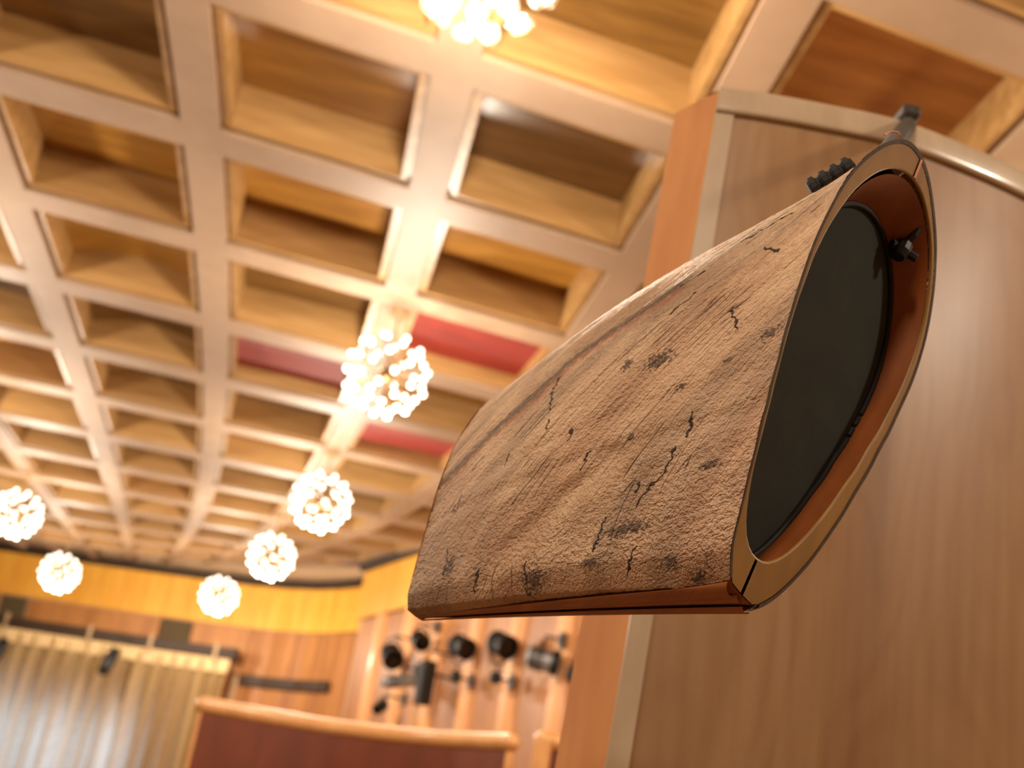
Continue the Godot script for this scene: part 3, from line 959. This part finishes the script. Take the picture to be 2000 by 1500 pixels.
# cracks, stains and a furrow as they run over the left shell: points are (u, v)
var CRACKS := [[[0.512, 0.629], [0.448, 0.609]], [[0.548, 0.622], [0.518, 0.625]], [[0.421, 0.599], [0.398, 0.595]], [[0.371, 0.512], [0.348, 0.512]], [[0.425, 0.826], [0.398, 0.853]], [[0.381, 0.716], [0.358, 0.719]], [[0.254, 0.194], [0.211, 0.207], [0.184, 0.244], [0.157, 0.258]], [[0.201, 0.268], [0.181, 0.271]], [[0.094, 0.559], [0.04, 0.548], [0.007, 0.538]], [[0.177, 0.863], [0.114, 0.856]], [[0.689, 0.217], [0.706, 0.107]], [[0.635, 0.331], [0.642, 0.284]], [[0.722, 0.659], [0.729, 0.609]], [[0.452, 0.114], [0.508, 0.154]], [[0.314, 0.174], [0.268, 0.171]], [[0.338, 0.873], [0.291, 0.87]], [[0.147, 0.341], [0.087, 0.351]], [[0.60, 0.09], [0.63, 0.13]], [[0.76, 0.33], [0.785, 0.20]], [[0.56, 0.32], [0.585, 0.27]], [[0.30, 0.44], [0.262, 0.452]], [[0.08, 0.24], [0.03, 0.25]], [[0.10, 0.72], [0.05, 0.73]]]
var STAINS := [[0.455, 0.308, 25, 20], [0.117, 0.271, 45, 15], [0.067, 0.358, 18, 12], [0.043, 0.14, 14, 16], [0.012, 0.07, 16, 18], [0.301, 0.324, 7, 9], [0.375, 0.224, 9, 7], [0.395, 0.117, 6, 6], [0.204, 0.097, 18, 10], [0.475, 0.395, 10, 16], [0.415, 0.033, 14, 14], [0.05, 0.522, 26, 34], [0.13, 0.839, 14, 24]]
var STREAK := [[0.431, 0.993], [0.498, 0.833], [0.548, 0.682], [0.592, 0.599], [0.619, 0.438], [0.64, 0.33]]
var FURROW := [[0.08, 0.70], [0.11, 0.652], [0.167, 0.542], [0.231, 0.425], [0.26, 0.37]]

func line_dist(p: Vector2, L: Array) -> float:   # metres on the shell
	var best := 9.0
	for k in L.size() - 1:
		var a := Vector2(L[k][0] * 0.60, L[k][1] * 0.46)
		var b := Vector2(L[k + 1][0] * 0.60, L[k + 1][1] * 0.46)
		var t := clampf((p - a).dot(b - a) / (b - a).length_squared(), 0, 1)
		best = minf(best, p.distance_to(a.lerp(b, t)))
	return best

func bark_height(u: float, v: float) -> float:
	var q := bark_coords(u, v)
	var fib := n_fib.get_noise_2d(q.x * 190.0, q.y * 70.0)
	var iso := n_iso.get_noise_2d(v * 330.0, u * 430.0)
	var fa := lerpf(0.20, 0.46, smoothstep(0.40, 0.72, u))
	var ia := lerpf(0.44, 0.20, smoothstep(0.03, 0.30, u)) 
	return 0.5 + fa * fib + ia * iso

func bark_material() -> StandardMaterial3D:
	var W := 1100
	var H := 1400
	var im := Image.create(W, H, false, Image.FORMAT_RGB8)
	var hm := Image.create(W, H, false, Image.FORMAT_L8)
	var rng := RandomNumberGenerator.new()
	rng.seed = 5
	var tan1 := Color(0.84, 0.70, 0.56)
	var tan2 := Color(0.70, 0.56, 0.43)
	var pink := Color(0.76, 0.61, 0.49)
	var pale := Color(0.86, 0.73, 0.58)
	var grey := Color(0.50, 0.43, 0.36)
	var rust := Color(0.60, 0.41, 0.28)
	var dark := Color(0.20, 0.13, 0.085)
	for y in H:
		var u := float(y) / (H - 1)
		for x in W:
			var v := float(x) / (W - 1)
			var h := bark_height(u, v)
			var q := bark_coords(u, v)
			var big := n_big.get_noise_2d(v * 3.6, u * 4.4)
			var mid := n_msk.get_noise_2d(v * 11.0 + 7.0, u * 14.0)
			var c := tan2.lerp(tan1, clampf(0.62 + big * 0.9 + mid * 0.5, 0, 1))
			c = c.lerp(pink, smoothstep(0.0, 0.5, n_big.get_noise_2d(v * 4.0 + 50.0, u * 5.0)) * 0.7)
			c = c.lerp(pale, smoothstep(0.10, 0.5, n_msk.get_noise_2d(v * 17.0 + 120.0, u * 21.0)) * 0.45)
			c = c.lerp(grey, smoothstep(0.12, 0.5, n_msk.get_noise_2d(q.x * 22.0, q.y * 7.0)) * 0.28)
			c = c.lerp(rust, smoothstep(0.25, 0.6, n_msk.get_noise_2d(q.x * 18.0 + 90.0, q.y * 6.0)) * 0.2)
			# small wandering cracks, only in some patches
			var cr := absf(n_crk.get_noise_2d(q.x * 90.0, q.y * 26.0))
			var ck := (1.0 - smoothstep(0.008, 0.035, cr)) * smoothstep(0.16, 0.36, n_msk.get_noise_2d(v * 9.0 + 31.0, u * 12.0))
			c = c.lerp(dark, ck * 0.35)
			h -= ck * 0.25
			c *= rng.randf_range(0.92, 1.08)
			im.set_pixel(x, y, c)
			hm.set_pixel(x, y, Color(clampf(h, 0, 1), clampf(h, 0, 1), clampf(h, 0, 1)))
	var mark := func(x: int, y: int, to: Color, k: float, dent: float) -> void:
		if x < 0 or y < 0 or x >= W or y >= H or k <= 0.003:
			return
		im.set_pixel(x, y, im.get_pixel(x, y).lerp(to, k))
		var hh := clampf(hm.get_pixel(x, y).r - dent * k, 0, 1)
		hm.set_pixel(x, y, Color(hh, hh, hh))
	# the long dark streak below the crown, rust along one side of it
	for y in range(int(0.36 * H), int(0.72 * H)):
		for x in range(int(0.28 * W), W):
			var p := Vector2(y * 0.60 / H, x * 0.46 / W)
			var d := line_dist(p, STREAK) + 0.012 * n_iso.get_noise_2d(x * 0.22, y * 0.22)
			mark.call(x, y, Color(0.30, 0.24, 0.19), smoothstep(0.016, 0.002, d) * 0.62, 0.1)
			var d2 := line_dist(p + Vector2(0.012, 0.006), STREAK) + 0.014 * n_iso.get_noise_2d(x * 0.2 + 90, y * 0.2)
			mark.call(x, y, Color(0.62, 0.35, 0.22), smoothstep(0.009, 0.001, d2) * 0.5, 0.0)
	for L in CRACKS:
		var u0 := 1.0
		var u1 := 0.0
		var v0 := 1.0
		var v1 := 0.0
		for p in L:
			u0 = minf(u0, p[0])
			u1 = maxf(u1, p[0])
			v0 = minf(v0, p[1])
			v1 = maxf(v1, p[1])
		for y in range(int((u0 - 0.02) * H), int((u1 + 0.02) * H)):
			for x in range(int((v0 - 0.025) * W), int((v1 + 0.025) * W)):
				var w := Vector2(n_msk.get_noise_2d(x * 0.10, y * 0.10), n_msk.get_noise_2d(x * 0.10 + 70, y * 0.10)) * 0.0035
				var d := line_dist(Vector2(y * 0.60 / H, x * 0.46 / W) + w, L)
				mark.call(x, y, dark, smoothstep(0.0014, 0.0003, d + 0.0008 * n_iso.get_noise_2d(x * 0.5, y * 0.5)), 0.6)
	for sp in STAINS:
		var cx: float = sp[1] * W
		var cy: float = sp[0] * H
		var rx: float = sp[2] / 640.0 * W
		var ry: float = sp[3] / 1150.0 * H
		for y in range(int(cy - ry * 1.3), int(cy + ry * 1.3)):
			for x in range(int(cx - rx * 1.3), int(cx + rx * 1.3)):
				var e := Vector2((x - cx) / rx, (y - cy) / ry).length() + 1.6 * n_iso.get_noise_2d(x * 0.5, y * 0.5)
				mark.call(x, y, Color(0.24, 0.19, 0.15), smoothstep(0.95, 0.45, e) * 0.7, 0.15)
	im.generate_mipmaps()
	var m := StandardMaterial3D.new()
	m.albedo_texture = ImageTexture.create_from_image(im)
	m.heightmap_enabled = true
	m.heightmap_texture = ImageTexture.create_from_image(hm)
	m.heightmap_scale = 0.85
	m.roughness = 0.6
	return m

func build_loudspeaker() -> void:
	n_fib = noise(101, 0.25, 4)
	n_fib.domain_warp_enabled = true
	n_fib.domain_warp_amplitude = 3.0
	n_fib.domain_warp_frequency = 0.12
	n_iso = noise(103, 0.13, 5)
	n_iso.fractal_gain = 0.72
	n_fib.fractal_gain = 0.62
	n_big = noise(107, 0.4, 3)
	n_crk = noise(109, 0.25, 2)
	n_msk = noise(113, 0.35, 2)
	var o := thing("bark_loudspeaker", "pod-shaped loudspeaker covered in cracked bark with dark oval grille", "loudspeaker", KF)
	var bark := bark_material()
	var seam := 0.5076
	var notch := 0.034
	# left shell of bark, foot notch to top seam; fine relief in the mesh
	make_arc(notch, seam)
	var left := func(u: float, v: float) -> Vector3:
		var q := bark_coords(u, v)
		var low := n_big.get_noise_2d(q.x * 7.0 + 3.0, q.y * 4.0) * 0.004 + n_fib.get_noise_2d(q.x * 60.0, q.y * 26.0) * 0.0014
		var fur := smoothstep(0.030, 0.0, line_dist(Vector2(u * 0.60, v * 0.46), FURROW)) * 0.0075
		return body(on_arc(u) - 0.62 * notch * v * pow(1.0 - u, 8.0), v, 0.001 + low - fur + (bark_height(u, v) - 0.5) * 0.0022) - KF
	put("bark_shell", grid_mesh(left, 330, 260, -1.0), bark, o)
	var right := func(u: float, v: float) -> Vector3:
		var a := lerpf(1.0, seam, u)
		var q := bark_coords(u, v)
		return body(a, v, 0.001 + n_big.get_noise_2d(q.x * 9.0 + 33.0, q.y * 5.0) * 0.003) - KF
	put("bark_shell", grid_mesh(right, 90, 60, 1.0), bark, o)
	# cut edge of the bark at the front
	for side in [[notch, seam], [seam, 0.995]]:
		var edge := func(u: float, v: float) -> Vector3:
			var a := lerpf(side[0], side[1], u)
			return body(a, 0.0, lerpf(-0.0035, 0.0016, v)) + FN * 0.0008 - KF
		put("bark_edge", grid_mesh(edge, 120, 1, 1.0), M.bark_edge, o)
	# wooden front ring between outline and opening
	var N := 128
	for part in [[0.0185, seam - 0.0015], [seam + 0.0015, 1.0150]]:
		var fn := func(u: float, v: float) -> Vector3:
			var a := lerpf(part[0], part[1], u)
			var p := front(RO, a, 0.985).lerp(front(RI, a, 1.0), v)
			return p - KF
		put("front_ring", grid_mesh(fn, 80, 2, 1.0), M.rimwood, o)
	var round_edge := func(u: float, v: float) -> Vector3:
		var b := v * PI * 0.5
		return front(RI, u, 1.0 - 0.012 * sin(b) , 0.0025 * (1.0 - cos(b))) - KF
	put("ring_edge", grid_mesh(round_edge, N, 4, 1.0), M.rimwood, o)
	var wall := func(u: float, v: float) -> Vector3:
		return body(u, 0.006 + 0.09 * v, 0.0, RI, 0.988) - KF
	put("inner_wall", grid_mesh(wall, N, 4, 1.0), M.inner, o)
	var gr := func(u: float, v: float) -> Vector3:
		var dome := 0.006 * (1.0 - v * v)
		var c := body(0.0, 0.09, 0.0, RI, 0.0)
		return (c.lerp(body(u, 0.09, 0.0, RI, 0.99), v) + FN * dome) - KF
	put("grille_cloth", grid_mesh(gr, N, 10, -1.0), M.cloth, o)
	# dark cord round the edge of the grille
	var st := st_new()
	var cord := []
	for k in 161:
		cord.append(body(k / 160.0, 0.0835, 0.0, RI, 0.972) - KF)
	tube(st, cord, 0.0028, 8)
	put("grille_cord", st.commit(), M.rubber, o)
	# back board
	var bk := func(u: float, v: float) -> Vector3:
		var c := body(0.25, 1.0).lerp(body(0.75, 1.0), 0.5)
		return c.lerp(body(u, 1.0, 0.003), v) - KF
	put("back_board", grid_mesh(bk, 64, 3, 1.0), M.slat, o)
	# plywood layers showing along the foot, between the two shells
	for layer in [[0.0338, 0.0200, 0.002], [0.0190, 0.0100, -0.001], [0.0090, 0.0, 0.003]]:
		var fl := func(u: float, v: float) -> Vector3:
			var ang := u * PI
			var a := lerpf(layer[0], layer[1], 0.5 - 0.5 * cos(ang))
			return body(a * (1.0 - 0.62 * v), 0.004 + v * 0.99, layer[2] + 0.0035 * sin(ang) * (1.0 - 0.5 * v)) - KF
		put("foot_slat", grid_mesh(fl, 6, 40, -1.0), M.slat, o)
	var fg := func(u: float, v: float) -> Vector3:
		return body(lerpf((notch + 0.004) * (1.0 - 0.62 * v), -0.002, u), 0.003 + v * 0.994, -0.004) - KF
	put("foot_core", grid_mesh(fg, 8, 40, -1.0), M.slat, o)
	# thread across the ring at the top seam
	st = st_new()
	tube(st, [front(RO, seam, 0.985) + FN * 0.002 - KF, front(RI, seam, 0.99) + FN * 0.002 - KF], 0.0014, 6)
	put("seam_thread", st.commit(), M.thread, o)
	# black clip inside the opening
	var cp := body(0.557, 0.05, 0.0, RI, 0.95)
	st = st_new()
	lathe(st, [Vector2(0, -0.013), Vector2(0.008, -0.012), Vector2(0.0115, -0.004), Vector2(0.0105, 0.007), Vector2(0.006, 0.013), Vector2(0, 0.014)], cp - KF, EY * 0.9 + EX * 0.3, 12)
	tube(st, [cp - KF, cp - KF + EY * 0.018 + FN * 0.010, cp - KF + EY * 0.030 + FN * 0.013], 0.0048, 8, 0.0036)
	tube(st, [cp - KF, cp - KF + EX * 0.010 + FN * 0.016 - EY * 0.006], 0.0062, 8, 0.0050)
	tube(st, [cp - KF, cp - KF - EX * 0.014 - FN * 0.006], 0.0058, 8, 0.0050)
	put("clip", st.commit(), M.black, o)
	# ribbed rubber cable gland lying on the ridge
	var g0 := body(0.447, 0.150, 0.006)
	var g1 := body(0.455, 0.062, 0.006)
	st = st_new()
	var ax := g1 - g0
	var len := ax.length()
	var prof := [Vector2(0.0, 0.0), Vector2(0.010, 0.001)]
	for k in 4:
		var y := len * (0.02 + 0.24 * k)
		prof.append_array([Vector2(0.0128, y + 0.003), Vector2(0.0130, y + len * 0.15), Vector2(0.0092, y + len * 0.19), Vector2(0.0092, y + len * 0.22)])
	prof.append(Vector2(0.0, len))
	lathe(st, prof, g0 - KF, ax, 14)
	put("cable_gland", st.commit(), M.rubber, o)
	# dark wooden hanger from the crown to the top of the screen
	var h0 := body(0.478, 0.02, 0.004)
	var h1 := body(0.485, 0.05, 0.006)
	var h2 := Vector3(0.878, 3.012, -1.84)
	st = st_new()
	tube(st, [h1 - KF - Vector3(0, 0.02, 0), h1 - KF, h1.lerp(h2, 0.5) - KF, h2 - KF], 0.013, 10, 0.016)
	put("hanger", st.commit(), M.twig, o)
	st = st_new()
	cbox(st, h2 - KF + Vector3(-0.004, 0.016, -0.05), Vector3(0.036, 0.028, 0.16), 0.006)
	cbox(st, h2 - KF + Vector3(-0.004, -0.03, -0.135), Vector3(0.034, 0.11, 0.02), 0.004)
	put("hook", st.commit(), M.twig, o)
	# curl of thin wire at the crown
	st = st_new()
	var curl := []
	for k in 10:
		var t := k / 9.0
		curl.append(h0 - KF + EY * (0.004 + 0.010 * sin(t * PI)) - EX * 0.022 * t + FN * (0.002 + 0.004 * sin(t * 5.0)))
	tube(st, curl, 0.0011, 5)
	put("wire", st.commit(), M.thread, o)

# ---------------------------------------------------------------- the scene
func _ready() -> void:
	var cam := Camera3D.new()
	cam.name = "camera"
	var attr := CameraAttributesPhysical.new()
	attr.frustum_focal_length = 37.4546
	attr.frustum_focus_distance = 1.16
	attr.exposure_aperture = 4.2
	cam.attributes = attr
	add_child(cam)
	cam.transform = Transform3D(Basis(Vector3(0.97440, 0.15105, 0.16653), Vector3(-0.20042, 0.91922, 0.33893), Vector3(-0.10189, -0.36363, 0.92596)).orthonormalized(), Vector3(0, EYE, 0))
	cam.fov = 35.5297
	cam.near = 0.05
	cam.far = 100.0
	cam.current = true
	var we := WorldEnvironment.new()
	we.name = "environment"
	var env := Environment.new()
	env.background_mode = Environment.BG_COLOR
	env.background_color = Color(0.47, 0.64, 1.0)
	env.background_energy_multiplier = 16.0
	env.tonemap_mode = Environment.TONE_MAPPER_LINEAR
	env.tonemap_exposure = 1.22
	env.sdfgi_enabled = true
	env.ssao_enabled = true
	env.ssil_enabled = true
	we.environment = env
	add_child(we)
	make_materials()
	build_far_wall()
	build_side_wall()
	build_ceiling()
	build_chandeliers()
	build_plywood_screen()
	build_loudspeaker()
	build_screens()
	build_curtain()
	build_stage_lights()
	build_hanging_lights()
